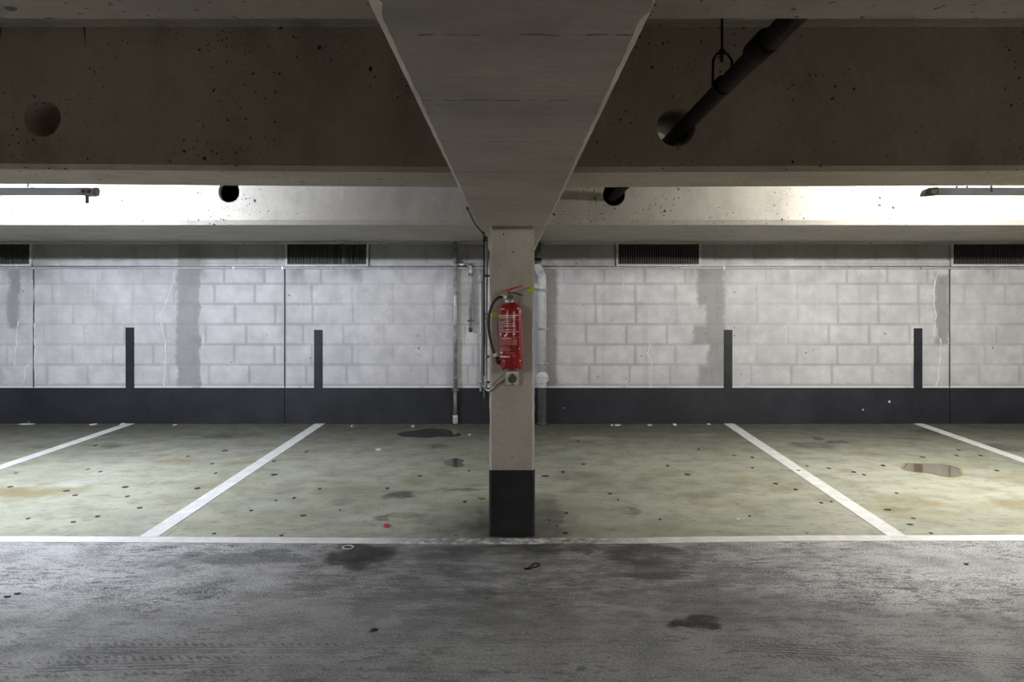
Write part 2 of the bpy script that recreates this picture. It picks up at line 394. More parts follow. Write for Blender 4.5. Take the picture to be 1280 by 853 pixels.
# ------------------------------------------------------------------ mesh helpers
class MB:
    def __init__(s): s.bm = bmesh.new()
    def face(s, pts):
        return s.bm.faces.new([s.bm.verts.new(p) for p in pts])
    def box(s, x0, x1, y0, y1, z0, z1, bev=0):
        r = bmesh.ops.create_cube(s.bm, size=1)
        vs = r['verts']
        for v in vs:
            v.co = Vector(((x0+x1)/2+v.co.x*(x1-x0), (y0+y1)/2+v.co.y*(y1-y0), (z0+z1)/2+v.co.z*(z1-z0)))
        if bev:
            es = list({e for v in vs for e in v.link_edges})
            bmesh.ops.bevel(s.bm, geom=es, offset=bev, segments=2, affect='EDGES')
        return s
    def prism(s, poly, axis, a, b):
        """poly: 2D points in the two other axes (xyz order); extruded from a to b along axis"""
        def p3(p, h):
            if axis == 'x': return (h, p[0], p[1])
            if axis == 'y': return (p[0], h, p[1])
            return (p[0], p[1], h)
        A = [s.bm.verts.new(p3(p, a)) for p in poly]; B = [s.bm.verts.new(p3(p, b)) for p in poly]
        n = len(poly)
        for i in range(n): s.bm.faces.new((A[i], A[(i+1) % n], B[(i+1) % n], B[i]))
        s.bm.faces.new(A[::-1]); s.bm.faces.new(B)
        return s
    def sweep(s, pts, r, seg=10, caps=True):
        pts = [Vector(p) for p in pts]
        rs = r if isinstance(r, (list, tuple)) else [r]*len(pts)
        up = None; rings = []
        for i, p in enumerate(pts):
            d = (pts[min(i+1, len(pts)-1)]-pts[max(i-1, 0)]).normalized()
            if up is None:
                up = Vector((0, 0, 1)) if abs(d.z) < .9 else Vector((1, 0, 0))
            sd = d.cross(up).normalized(); up = sd.cross(d).normalized()
            rings.append([s.bm.verts.new(p+(sd*math.cos(2*PI*k/seg)+up*math.sin(2*PI*k/seg))*rs[i]) for k in range(seg)])
        for a, b in zip(rings, rings[1:]):
            for k in range(seg):
                f = s.bm.faces.new((a[k], a[(k+1) % seg], b[(k+1) % seg], b[k])); f.smooth = True
        if caps: s.bm.faces.new(rings[0][::-1]); s.bm.faces.new(rings[-1])
        return s
    def cyl(s, a, b, r, seg=16): return s.sweep([a, b], r, seg)
    def lathe(s, prof, c=(0, 0, 0), seg=32, wave=None):
        c = Vector(c); rings = []
        for (r, z) in prof:
            ring = []
            for k in range(seg):
                a = 2*PI*k/seg
                zz = z+(wave(r, z, a) if wave else 0)
                ring.append(s.bm.verts.new(c+Vector((r*math.cos(a), r*math.sin(a), zz))))
            rings.append(ring)
        for a, b in zip(rings, rings[1:]):
            for k in range(seg):
                f = s.bm.faces.new((a[k], a[(k+1) % seg], b[(k+1) % seg], b[k])); f.smooth = True
        s.bm.faces.new(rings[0][::-1]); s.bm.faces.new(rings[-1])
        return s
    def mesh(s, name, mat):
        bmesh.ops.recalc_face_normals(s.bm, faces=s.bm.faces)
        me = bpy.data.meshes.new(name); s.bm.to_mesh(me); s.bm.free()
        me.materials.append(M[mat] if isinstance(mat, str) else mat)
        return me
    def build(s, name, mat, parent=None, loc=None):
        o = bpy.data.objects.new(name, s.mesh(name, mat)); C.objects.link(o)
        if parent: o.parent = parent
        if loc: o.location = loc
        return o

def tag(o, label=None, cat=None, group=None, kind=None):
    if label: o['label'] = label
    if cat: o['category'] = cat
    if group: o['group'] = group
    if kind: o['kind'] = kind
    return o
def thing(name, label, cat, loc=(0, 0, 0), rz=0, group=None, kind=None):
    o = bpy.data.objects.new(name, None); C.objects.link(o); o.empty_display_size = .05
    o.location = loc; o.rotation_euler = (0, 0, rz)
    return tag(o, label, cat, group, kind)
def link(name, me, parent=None, loc=(0, 0, 0)):
    o = bpy.data.objects.new(name, me); C.objects.link(o); o.location = loc
    if parent: o.parent = parent
    return o
def copy_tree(o, parent=None):
    c = o.copy(); C.objects.link(c); c.parent = parent
    for ch in [k for k in bpy.data.objects if k.parent == o]: copy_tree(ch, c)
    return c
def arc(c, r, a0, a1, n, plane='xz'):
    out = []
    for i in range(n+1):
        a = a0+(a1-a0)*i/n
        u, v = r*math.cos(a), r*math.sin(a)
        out.append(Vector(c)+(Vector((u, 0, v)) if plane == 'xz' else Vector((u, v, 0)) if plane == 'xy' else Vector((0, u, v))))
    return out

# ------------------------------------------------------------------ the setting
YL = 5.26                                     # front edge of the bays (under the white line)
floor = tag(MB().box(-XS, XS, YN, YL, -.2, 0).build('floor', 'lane_floor'),
            'dark grey screed floor of the driving lane with oil stains and tread prints', 'floor', kind='structure')
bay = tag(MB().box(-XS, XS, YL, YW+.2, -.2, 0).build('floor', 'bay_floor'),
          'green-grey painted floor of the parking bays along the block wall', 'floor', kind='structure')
tag(MB().box(-XS, XS, YN, YW+.2, ZT, ZT+.2).build('ceiling', 'ceiling'), 'grey concrete ceiling slab above the beams', 'ceiling', kind='structure')
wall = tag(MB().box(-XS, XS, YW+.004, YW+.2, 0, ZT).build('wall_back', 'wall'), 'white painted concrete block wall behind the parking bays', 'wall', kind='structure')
tag(MB().box(-XS-.2, -XS, YN, YW+.2, 0, ZT).build('wall_left', 'plain_wall'), 'plain grey side wall at the far end', 'wall', kind='structure')
tag(MB().box(XS, XS+.2, YN, YW+.2, 0, ZT).build('wall_right', 'plain_wall'), 'plain grey side wall at the opposite far end', 'wall', kind='structure')
tag(MB().box(-XS, XS, YN-.2, YN, 0, ZT).build('wall_front', 'plain_wall'), 'plain grey wall across the lane', 'wall', kind='structure')

# painted lines on the floor
def strip(name, pts, wd, parent, along='x', z=.003):
    mb = MB(); n = len(pts)
    lo = []; hi = []
    for i, p in enumerate(pts):
        a = Vector(pts[max(i-1, 0)]); b = Vector(pts[min(i+1, n-1)])
        d = (b-a).normalized(); s = Vector((-d.y, d.x))*wd/2
        lo.append(Vector(p)-s); hi.append(Vector(p)+s)
    V = lambda p, zz: mb.bm.verts.new((p.x, p.y, zz))
    A = [V(p, z) for p in lo]; B = [V(p, z) for p in hi]; A0 = [V(p, -.004) for p in lo]; B0 = [V(p, -.004) for p in hi]
    for i in range(n-1):
        mb.bm.faces.new((A[i], A[i+1], B[i+1], B[i])); mb.bm.faces.new((A0[i], A0[i+1], A[i+1], A[i])); mb.bm.faces.new((B[i], B[i+1], B0[i+1], B0[i]))
    mb.bm.faces.new((A0[0], A[0], B[0], B0[0])); mb.bm.faces.new((A[-1], A0[-1], B0[-1], B[-1]))
    return mb.build(name, 'line', parent)
front = [(-XS, 5.31)]+[(wx(px, 5.25), fl(px, py).y) for px, py in ((0, 674.6), (150, 675), (320, 676), (480, 676.8), (600, 677.4), (690, 677), (800, 676.5), (900, 674.8), (1010, 673.6), (1280, 673.2))]+[(XS, 5.31)]
strip('edge_line', front, .122, bay, z=.003)['label'] = 'long white line along the front of the parking bays'
strip('bay_line', [(-2.425, 5.33), (-2.43, YW)], .125, bay, z=.004)['label'] = 'white line between parking bays leading to a dark wall stripe'
strip('bay_line', [(2.575, 5.33), (2.745, YW)], .125, bay, z=.004)['label'] = 'white line between parking bays leading to a dark wall stripe'
strip('bay_line', [(-4.79, 5.33), (-4.84, YW)], .125, bay, z=.004)['label'] = 'outer white line between parking bays'
strip('bay_line', [(4.88, 5.33), (5.14, YW)], .125, bay, z=.004)['label'] = 'outer white line between parking bays'
strip('bay_line', [(-7.2, 5.33), (-7.25, YW)], .125, bay, z=.004)

# block wall: every block is a piece of the wall
blocks_z = [.235+.2563*k for k in range(9)]
joints = [wx(42, YW), wx(356, YW), wx(1187, YW)]
vents = [(wx(-63, YW), wx(41, YW)), (wx(357, YW), wx(461, YW)), (wx(770, YW), wx(876, YW)), (wx(1187.5, YW), wx(1293, YW))]
VZ0, VZ1 = wz(333, YW), wz(303.6, YW)
block_cache = {}
def block_mesh(wd, ht):
    key = (round(wd, 3), round(ht, 3))
    if key in block_cache: return block_cache[key]
    i = min(.038, wd*.3)
    x, z = wd/2, ht/2
    vs = [(-x, 0, -z), (x, 0, -z), (x, 0, z), (-x, 0, z),
          (-x, -.0015, -z), (x, -.0015, -z), (x, -.0015, z), (-x, -.0015, z),
          (-x+i, -.004, -z+i), (x-i, -.004, -z+i), (x-i, -.004, z-i), (-x+i, -.004, z-i)]
    fs = [(8, 9, 10, 11)]
    for a in range(4):
        b = (a+1) % 4
        fs += [(4+a, 4+b, 8+b, 8+a), (a, b, 4+b, 4+a)]
    me = bpy.data.meshes.new('block'); me.from_pydata(vs, [], fs)
    at = me.attributes.new('edge', 'FLOAT', 'POINT')
    for k in range(12): at.data[k].value = 0. if k >= 8 else 1.
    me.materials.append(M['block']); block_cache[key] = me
    return me
JW = .002
for r, (z0, z1) in enumerate(zip(blocks_z, blocks_z[1:])):
    L = .512
    off = [0, .17, .34, .08, .30, .14, .36, .02][r]
    cuts = [-7.3]
    segs = [-7.3]+joints+[7.3]
    if r == 7:
        segs = [-7.3]
        for a, b in vents: segs += [a, b]
        segs.append(7.3)
        segs = sorted(set(segs))
    for si, (a, b) in enumerate(zip(segs, segs[1:])):
        if r == 7 and any(abs(a-v0) < 1e-6 for v0, v1 in vents): continue
        xs = [a]; x = a+off+.05*((si*7+r*3) % 5)
        if x < a+.12: x += L
        while x < b-.1: xs.append(x); x += L
        xs.append(b)
        for p, q in zip(xs, xs[1:]):
            if q-p < .05: continue
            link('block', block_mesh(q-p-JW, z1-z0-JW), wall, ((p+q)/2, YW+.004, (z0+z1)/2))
# dark open joints
for xj in joints:
    MB().box(xj-.007, xj+.007, YW-.003, YW+.006, .46, 1.96).build('expansion_joint', 'black_joint', wall)
# efflorescence cracks, thin raised white lines
def crack(pts, wd, mat='crack'):
    mb = MB(); P3 = []
    for i, (a, b) in enumerate(zip(pts, pts[1:])):
        n = max(2, int((Vector(b)-Vector(a)).length/6))
        for k in range(n):
            f = k/n; P3.append((a[0]+(b[0]-a[0])*f+random.uniform(-1.1, 1.1), a[1]+(b[1]-a[1])*f))
    P3.append(pts[-1])
    L, R, T = [], [], []
    for px, py in P3:
        hw = wd*random.uniform(.25, .9)/2
        x = wx(px, YW); z = wz(py, YW)
        L.append(mb.bm.verts.new((x-hw, YW+.001, z))); R.append(mb.bm.verts.new((x+hw, YW+.001, z))); T.append(mb.bm.verts.new((x, YW-.004, z)))
    for i in range(len(P3)-1):
        mb.bm.faces.new((L[i], T[i], T[i+1], L[i+1])); mb.bm.faces.new((T[i], R[i], R[i+1], T[i+1]))
    return mb.build('wall_crack', mat, wall)
crack([(218.5, 340), (217, 352), (211, 368), (207, 382), (200.5, 393), (203, 412), (207.5, 430), (206, 450), (205, 483)], .022)
crack([(1173, 341), (1168, 352), (1167, 372), (1170, 395), (1168, 420), (1175.5, 424), (1175, 445), (1172, 475), (1170, 483)], .03)
crack([(1171, 480), (1182, 481)], .03)
crack([(1189, 380), (1187.5, 400), (1187, 440), (1188, 484)], .012)
crack([(813.5, 430), (810, 442), (814, 455), (813.5, 484)], .026)
crack([(779.5, 342), (779, 365), (781.5, 378)], .022)
crack([(477, 343), (479, 365), (482, 380), (484, 405)], .016)
crack([(374, 343), (376, 380), (378, 405)], .010)
crack([(41, 350), (41.5, 400), (43, 440), (43.5, 475)], .03)
crack([(23, 402), (20, 430), (18, 458)], .026)
crack([(30, 478), (31, 460), (36, 455)], .03)
crack([(20, 481), (40, 480), (66, 481)], .05)
crack([(385, 345), (386, 420), (385, 460), (388, 478)], .010)
crack([(906, 318), (930, 309)], .012)

# dark painted plinth and stripes
base = tag(MB().box(-XS, XS, YW-.005, YW+.004, 0, .455, .0015).build('baseboard_back', 'dark_paint'),
           'black painted band along the foot of the block wall', 'baseboard', kind='structure')
for px, py, lb in ((162.5, 409.5, 'black upright stripe beside a grey bare patch of wall'), (398, 412.5, 'black upright stripe below a dark vent grille'),
                   (910, 412.5, 'black upright stripe at the edge of a stepped grey patch'), (1147.5, 410.5, 'black upright stripe beside a long white crack')):
    x = wx(px, YW)
    MB().box(x-.055, x+.055, YW-.005, YW+.004, .45, wz(py, YW), .001).build('painted_stripe', 'dark_paint', wall)['label'] = lb
for xj in (joints[1], joints[2]):
    MB().box(xj-.005, xj+.005, YW-.0065, YW, .01, .452).build('joint_line', 'dark_joint', base)
# flakes of old paint at the foot of the plinth
def flake_mesh(n=7, h=.006):
    mb = MB(); ph = random.random()*6
    ps = [((.5+.2*random.random())*math.cos(2*PI*k/n+ph), (.5+.2*random.random())*math.sin(2*PI*k/n+ph)) for k in range(n)]
    mb.prism(ps, 'z', 0, h)
    return mb
def scrap(name, px, py, wpx, hpx, mat, label, cat, group, n=7, h=.005, rot=None):
    p = fl(px, py)
    mb = flake_mesh(n, h)
    o = mb.build(name, mat)
    o.location = (p.x, p.y, .0005 if mat != 'line' else 0)
    o.scale = (.8*wpx*p.y/F, max(.7*hpx*p.y*p.y/(CAMH*F), .012), 1)
    return tag(o, label, cat, group)

# concrete beams
def beam_x(name, x0, x1, y0, y1, holes, label, mat='beam', ch=.028, zb=ZB, hollow=False, tilt=0.):
    mb = MB(); zt = ZT+.02; zm = zb+.12
    prof = [(y0, zm), (y0, zb+ch), (y0+ch, zb), (y1-ch, zb), (y1, zb+ch), (y1, zm)]
    A = [mb.bm.verts.new((x0, *p)) for p in prof]; B = [mb.bm.verts.new((x1, *p)) for p in prof]
    for i in range(5): mb.bm.faces.new((A[i], A[i+1], B[i+1], B[i]))
    mb.bm.faces.new(A); mb.bm.faces.new(B)
    H = .24; xs = x0
    for hx, hz, hr in sorted(holes):
        a, b = hx-H, hx+H
        for y in (y0, y1): mb.face([(xs, y, zm), (a, y, zm), (a, y, zt), (xs, y, zt)])
        n = 40; rings = {}
        for y in (y0, y1):
            sq, ci = [], []
            for k in range(n):
                t = 2*PI*(k+.5)/n; cx, cz = math.cos(t), math.sin(t)
                ci.append(mb.bm.verts.new((hx+hr*cx, y, hz+hr*cz)))
                tx = (H/abs(cx)) if abs(cx) > 1e-6 else 1e9
                tz = ((zt-hz) if cz > 0 else (hz-zm))/abs(cz) if abs(cz) > 1e-6 else 1e9
                m = min(tx, tz)
                sq.append(mb.bm.verts.new((hx+m*cx, y, hz+m*cz)))
            for k in range(n): mb.bm.faces.new((ci[k], ci[(k+1) % n], sq[(k+1) % n], sq[k]))
            if hollow and y == y1: mb.bm.faces.new(ci)
            for (qx, qz) in ((a, zm), (b, zm), (a, zt), (b, zt)):      # fill the cell corners
                best = sorted(range(n), key=lambda k: (sq[k].co.x-qx)**2+(sq[k].co.z-qz)**2)
                k0 = best[0]
                ks = [k for k in ((k0-1) % n, (k0+1) % n)]
                k1 = min(ks, key=lambda k: (sq[k].co.x-qx)**2+(sq[k].co.z-qz)**2)
                mb.bm.faces.new((sq[k0], sq[k1], mb.bm.verts.new((qx, y, qz))))
            rings[y] = ci
        p, q = rings[y0], rings[y1]
        if hollow:
            q = [mb.bm.verts.new((u.co.x, y0+.07, u.co.z)) for u in p]
        for k in range(n):
            f = mb.bm.faces.new((p[k], p[(k+1) % n], q[(k+1) % n], q[k])); f.smooth = True
        xs = b
    for y in (y0, y1): mb.face([(xs, y, zm), (x1, y, zm), (x1, y, zt), (xs, y, zt)])
    for x in (x0, x1): mb.face([(x, y0, zm), (x, y1, zm), (x, y1, zt), (x, y0, zt)])
    xi = min((x0, x1), key=abs)
    for v in mb.bm.verts:
        if v.co.z < zm: v.co.z += tilt*abs(v.co.x-xi)
    return tag(mb.build(name, mat), label, 'beam', 'concrete cross beams', 'structure')
Y1a, Y1b = 4.46, 5.11
Y2a = 7.68
Y0a, Y0b = 1.38, 2.035
XB = .24
hl1 = (wx(53, Y1a), wz(148, Y1a), .103); hr1 = (wx(845, Y1a), wz(159, Y1a), .108)
hl2 = (wx(286, Y2a), wz(240, Y2a), .102); hr2 = (wx(767.5, Y2a), wz(243.5, Y2a), .108)
beam_x('cross_beam', -XS, -XB, Y1a, Y1b, [hl1], 'pitted concrete cross beam with an empty round hole', tilt=.0075)
beam_x('cross_beam', XB, XS, Y1a, Y1b, [hr1], 'concrete cross beam pierced by the brown iron pipe', tilt=.004)
beam_x('cross_beam', -XS, -XB, Y2a, YW+.004, [hl2], 'brightly lit wide beam by the block wall with an empty hole', 'beam2', .045, hollow=True)
beam_x('cross_beam', XB, XS, Y2a, YW+.004, [hr2], 'brightly lit wide beam by the block wall with a pipe in its hole', 'beam2', .045, hollow=True)
hl0 = (-2.6, 2.6, .103); hr0 = (.95, 2.575, .108)
beam_x('cross_beam', -XS, -XB, Y0a, Y0b, [hl0], 'plain concrete cross beam over the driving lane')
beam_x('cross_beam', XB, XS, Y0a, Y0b, [hr0], 'concrete cross beam over the driving lane with the iron pipe')
beam_x('cross_beam', -XS, -XB, -1.9, -1.25, [hl0], 'plain concrete cross beam on the far side of the lane')
beam_x('cross_beam', XB, XS, -1.9, -1.25, [hr0], 'concrete cross beam with pipe on the far side of the lane')
tag(MB().prism([(YW-.045, ZB-.001), (YW+.003, ZB-.001), (YW+.003, ZB-.028), (YW-.02, ZB-.028)], 'x', -XS, -XB).build('trim_1', 'beam2'),
    'thin mortar fillet between soffit and block wall', 'trim', kind='structure')
tag(MB().prism([(YW-.045, ZB-.001), (YW+.003, ZB-.001), (YW+.003, ZB-.028), (YW-.02, ZB-.028)], 'x', XB, XS).build('trim_2', 'beam2'),
    'thin mortar fillet between soffit and block wall, drain pipe side', 'trim', kind='structure')

for k, (xa, xb, lb) in enumerate(((-XS, -XB, 'pale mortar fillet between slab and pitted cross beam'), (XB, XS, 'pale mortar fillet between slab and cross beam by the iron pipe'))):
    tag(MB().prism([(Y1a-.03, ZT), (Y1a-.026, ZT-.004), (Y1a, ZT-.012), (Y1a+.01, ZT)], 'x', xa, xb).build('trim_%d' % (3+k), 'beam'), lb, 'trim', kind='structure')
# main beam along the view, ragged arrises
def main_beam(xc, label):
    mb = MB(); n = 420 if xc == 0 else 2; y0, y1 = YN, YW+.004
    rows = []
    for i in range(n+1):
        y = y0+(y1-y0)*i/n
        chip = (random.random() < .06)*.010; j = lambda a: random.uniform(-a, a)*.35+chip*random.random() if xc == 0 else 0
        c = .020
        rows.append([mb.bm.verts.new((xc+x, y, z)) for x, z in ((-XB, ZT+.02), (-XB, ZL+c+j(.004)), (-XB+c+j(.005), ZL), (XB-c+j(.005), ZL), (XB, ZL+c+j(.004)), (XB, ZT+.02))])
    for a, b in zip(rows, rows[1:]):
        for k in range(5): mb.bm.faces.new((a[k], a[k+1], b[k+1], b[k]))
    return tag(mb.build('main_beam', 'main_beam'), label, 'beam', kind='structure')
main_beam(0, 'deep concrete main beam resting on the column')

# column
def column(xc, label, seed=0):
    root = thing('column', label, 'column', (xc, YC, 0), kind='structure')
    c = .014; hw = .15; dp = .34
    poly = [(-hw+c, 0), (hw-c, 0), (hw, c), (hw, dp-c), (hw-c, dp), (-hw+c, dp), (-hw, dp-c), (-hw, c)]
    mb = MB(); zs = [0]+[.02+k*.05 for k in range(41)]+[ZL]
    rings = [[mb.bm.verts.new((x+random.uniform(-.0022, .0022), y+random.uniform(-.001, .001), z)) for x, y in poly] for z in zs]
    for a, b in zip(rings, rings[1:]):
        for k in range(8): mb.bm.faces.new((a[k], a[(k+1) % 8], b[(k+1) % 8], b[k]))
    mb.build('shaft', 'column', root)
    e = .0035
    poly2 = [(x+(e if x > 0 else -e), y+(e if y > dp/2 else -e)) for x, y in poly]
    mb = MB().prism(poly2, 'z', 0, wz(588, YC))
    mb.build('painted_band', 'dark_paint', root)['label'] = 'black painted foot of the column'
    return root
column(0, 'square beige-grey concrete column with black painted foot')

# ------------------------------------------------------------------ lamps
LY, LZ = 6.3, 2.434
def lamp(label, tube, variant):
    """origin at the inner end of the batten; runs along +x; opens to +y (the block wall) and down"""
    L = 1.56
    r = thing('tube_lamp', label, 'lamp', group='fluorescent lamps between the beams')
    prof = [(-.042, -.036), (-.036, .022), (-.024, .028), (.022, .028), (.036, .014), (.034, .012), (.021, .0255), (-.023, .0255), (-.033, .020), (-.039, -.036)]
    body = MB().prism(prof, 'x', .05, L).build('reflector', 'enamel_thin', r)
    t = MB().cyl((.07, 0, -.006), (L-.03, 0, -.006), .013, 14).build('fluorescent_tube', tube, r)
    cap = [(-.043, -.038), (-.038, .025), (-.024, .031), (.024, .031), (.038, .016), (.03, -.03)]
    if variant == 'l':
        MB().prism(cap, 'x', .0, .012).prism([(-.046, -.046), (-.046, -.034), (-.01, -.030), (-.01, -.038)], 'x', -.01, .05).build('end_cap', 'lamp_grey', r)
        p = MB().prism([(-.0465, -.037), (-.0405, .024), (-.036, .024), (-.042, -.037)], 'x', .010, .125).build('end_plate', 'white_body', r)
        for x in (.045, .09):
            MB().lathe([(.0165, 0), (.0165, .004), (.010, .004), (.010, .007), (.004, .009)], (0, 0, 0), 20).build('screw', 'lamp_grey', p, (x, -.044, -.006)).rotation_euler = (PI/2, 0, 0)
        MB().prism([(-.020, -.030), (.004, -.030), (.002, -.045), (-.002, -.098), (-.016, -.098), (-.022, -.08)], 'y', -.042, -.025).build('latch', 'lamp_grey', r, (.075, 0, 0))
        MB().sweep([(.01, -.02, .018), (.12, -.02, .022), (.25, -.02, .022), (.36, -.02, .026), (.44, -.02, .024), (.5, -.02, .028), (.53, -.02, .05), (.535, -.02, .09), (.535, -.02, ZT-LZ)], .0035, 6).build('supply_cable', 'black', r)
    else:
        MB().prism([(.0, -.038), (.005, -.015), (.02, .012), (.045, .024), (.11, .030), (.11, -.030), (.05, -.036)], 'y', -.044, .034).build('end_cap', 'lamp_grey', r)
        MB().box(-.016, .02, -.05, -.04, -.044, -.036).build('latch', 'lamp_grey', r); MB().box(.055, .10, -.0475, -.043, -.022, .008, .004).build('clip', 'white_body', r)
        for x in (.25, .33, .52):
            MB().box(x, x+.012, -.046, -.03, -.01 if x > .5 else .024, .038).build('clip', 'lamp_grey', r)
    for x in (.55, L-.3):
        MB().cyl((x, 0, .012), (x, 0, ZT-LZ), .005, 8).lathe([(.014, .013), (.010, .024), (.004, .03)], (x, 0, 0), 12).build('hanger_rod', 'lamp_grey', r)
    MB().prism(cap, 'x', L, L+.012).build('end_cap', 'lamp_grey', r)
    return r
ll = lamp('bluish-white fluorescent tube lamp with two end screws and a latch', 'tube_l', 'l')
ll.location = (wx(122, LY), LY, LZ); ll.scale = (-1, 1, 1)
lr = lamp('warm-white fluorescent tube lamp with a rounded grey end cap', 'tube_r', 'r')
lr.location = (wx(1152, LY), LY, LZ)
for src, x, rz, y in ((lr, 10.6, 0, LY), (ll, -10.6, 0, LY), (lr, 3.2, 0, -1.0), (ll, -3.2, 0, -1.0)):  # unseen lamps added out of view; the rear pair brightens column and lane
    o = copy_tree(src); o.location = (x, y, LZ); o.rotation_euler.z = rz
    if y < 0:
        for ch in o.children:
            if ch.name.startswith('fluorescent_tube'):
                ch.data = ch.data.copy(); ch.data.materials[0] = M['tube_fill']
    o['label'] = 'unseen fluorescent tube lamp added out of view in the garage'

# ------------------------------------------------------------------ services on the wall
# conduit along the wall
cz = wz(335.5, YW)
cd = thing('wall_conduit', 'thin pale conduit running the length of the block wall', 'conduit', (0, YW-.02, cz))
MB().cyl((-XS, 0, 0), (XS, 0, 0), .013, 10).build('tube', 'pale_pipe', cd)
MB().box(-XS, XS, .006, .0165, .016, .030).build('dark_strip', 'galv_dark', cd)  # thin dark line just above the conduit
for i in range(-11, 12):
    x = i*.62+.2
    if abs(x) < .35: continue
    MB().box(x-.010, x+.010, -.016, .0165, -.018, .020, .003).build('clip', 'galv', cd)
# vents
vl = ['dark louvre grille in the wall by the expansion joint with a loose block', 'dark vent grille above a black stripe, with bent slats',
      'dark vent grille with even slats between drain pipe and grey patch', 'dark vent grille beside the long white crack']
for i, (a, b) in enumerate(vents):
    r = thing('vent_grille', vl[i], 'vent', ((a+b)/2, YW, VZ0), group='vent grilles under the soffit')
    hw = (b-a)/2-.001; h = VZ1-VZ0
    MB().box(-hw+.02, hw-.02, -.004, .003, .02, h).build('backing', 'black_hole', r)
    MB().box(-hw, -hw+.025, -.03, .003, 0, h).build('frame_side', 'frame', r)
    MB().box(hw-.025, hw, -.03, .003, 0, h).build('frame_side', 'frame', r)
    MB().prism([(-.04, .0), (-.04, .012), (-.004, .03), (.003, .03), (.003, 0)], 'x', -hw, hw).build('sill', 'vent_sill', r)
    mb = MB(); n = 34; rr = random.Random(i)
    for k in range(n):
        x = -hw+.035+(2*hw-.07)*k/(n-1)
        if i == 1 and k in (20, 21, 28): continue
        tl = rr.uniform(-.006, .006) if i == 1 else rr.uniform(-.002, .002)
        mb.prism([(x-.004+tl, -.024), (x+.004+tl, -.024), (x+.010, -.006), (x+.002, -.006)], 'z', .03, h-.002)
    tag(mb.build('slats', 'slat', r), 'row of thin upright slats', kind='stuff')
    if i == 1: MB().box(.19, .23, -.025, -.018, .03, h-.002).build('bent_slat', 'slat', r)

def clampring(parent, x, y, z, r, mat='galv', name='pipe_clamp'):
    return MB().lathe([(r+.001, -.010), (r+.007, -.010), (r+.007, .010), (r+.001, .010)], (x, y, z), 18).box(x+r, x+r+.022, y-.008, y+.008, z-.009, z+.009, .002).box(x-r-.022, x-r, y-.008, y+.008, z-.009, z+.009, .002).box(x-.008, x+.008, y, YW-.001-parent.location.y, z-.006, z+.006).build(name, mat, parent)
# grey riser that drips onto the floor
px0 = wx(569.5, YW); yy = YW-.055
rs = thing('riser_pipe', 'thin grey riser pipe on the wall dripping into a puddle', 'pipe', (px0, yy, 0))
MB().sweep([(0, 0, .055), (0, 0, .48)], .025, 14).build('lower_pipe', 'galv_dark', rs)
MB().sweep([(0, 0, .47), (0, 0, ZB-.001)], .0255, 14).build('pipe', 'galv', rs)
MB().lathe([(.022, .008), (.030, .02), (.034, .05), (.030, .075), (.033, .08), (.033, .115), (.026, .118)], (0, 0, 0), 16).build('foot_fitting', 'pale_pipe', rs)
for z in (wz(367, YW), wz(472, YW), wz(425, YW)): clampring(rs, 0, 0, z, .0255)
clampring(rs, 0, 0, wz(487, YW), .0265, 'galv_dark', 'coupling')
bz = wz(331, YW); bx = wx(588.5, YW)-px0
MB().sweep([(0, 0, bz)]+[(bx-.05, 0, bz)]+arc((bx-.05, 0, bz-.05), .05, PI/2, 0, 6)+[(bx, 0, wz(408, YW))], .022, 14).build('branch_pipe', 'galv', rs)
MB().sweep([(-.026, 0, bz), (.034, 0, bz)], .031, 14).build('tee', 'galv', rs)
MB().lathe([(.024, 0), (.028, .003), (.028, .03), (.024, .033)], (bx, 0, wz(345, YW)), 14).build('coupling', 'galv_dark', rs)
clampring(rs, bx, 0, wz(401, YW), .022, 'rust')
MB().lathe([(.012, -.045), (.016, -.04), (.024, -.03), (.027, 0), (.024, .02)], (bx, 0, wz(411, YW)), 14).build('end_valve', 'dark_pipe', rs)
# pair of thin conduits
for px, top, bot, lb in ((600.8, 349, 489, 'thin pale conduit beside the grey riser, capped at the top'), (605.2, 322, 497, 'thin dark conduit close beside a pale one')):
    pale = px < 603
    r = thing('wall_conduit', lb, 'conduit', (wx(px, YW), YW-.03, wz(bot, YW)))
    h = (bot-top)*YW/F
    MB().cyl((0, 0, 0), (0, 0, h), .014, 10).build('tube', 'pale_pipe' if pale else 'galv', r)
    for f in (.08, .5, .97):
        MB().lathe([(.014, -.012), (.020, -.010), (.020, .010), (.014, .012)], (0, 0, h*f), 12).build('clip', 'galv', r); MB().box(-.03, .03, .012, .029, h*f-.008, h*f+.008).build('clip_base', 'galv', r)
# drain stack
dx = wx(677.3, YW); dy = YW-.10
ds = thing('drain_pipe', 'pale grey drain stack with a round cleanout cap and dark foot', 'pipe', (dx, dy, 0))
R = .056
MB().lathe([(R+.004, 0), (R+.012, .004), (R+.008, .03), (R-.002, .034), (R-.002, .50)], (0, 0, 0), 24).build('lower_pipe', 'dark_pipe', ds)
MB().lathe([(R+.006, .47), (R+.010, .475), (R+.010, .55), (R+.004, .555)], (0, 0, 0), 24).build('socket', 'pale_pipe', ds)
MB().box(R-.002, R+.016, -.03, -.01, .49, .55, .003).build('rust_tab', 'rust', ds)
z1 = wz(345, YW)
MB().sweep([(0, 0, .55), (0, 0, z1-.05), (-.002, 0, z1), (-.018, 0, z1+.04), (-.045, 0, z1+.085), (-.062, 0, z1+.12), (-.066, 0, z1+.15)], [R-.004]*7, 24).build('pipe', 'pale_pipe', ds)
MB().sweep([(-.066, 0, z1+.14), (-.066, 0, ZB-.001)], R-.004, 24).build('upper_pipe', 'galv_dark', ds)
for z in (wz(325, YW),): MB().lathe([(R-.003, -.02), (R+.004, -.018), (R+.004, .018), (R-.003, .02)], (-.066, 0, z), 24).build('collar', 'rust_pipe', ds)
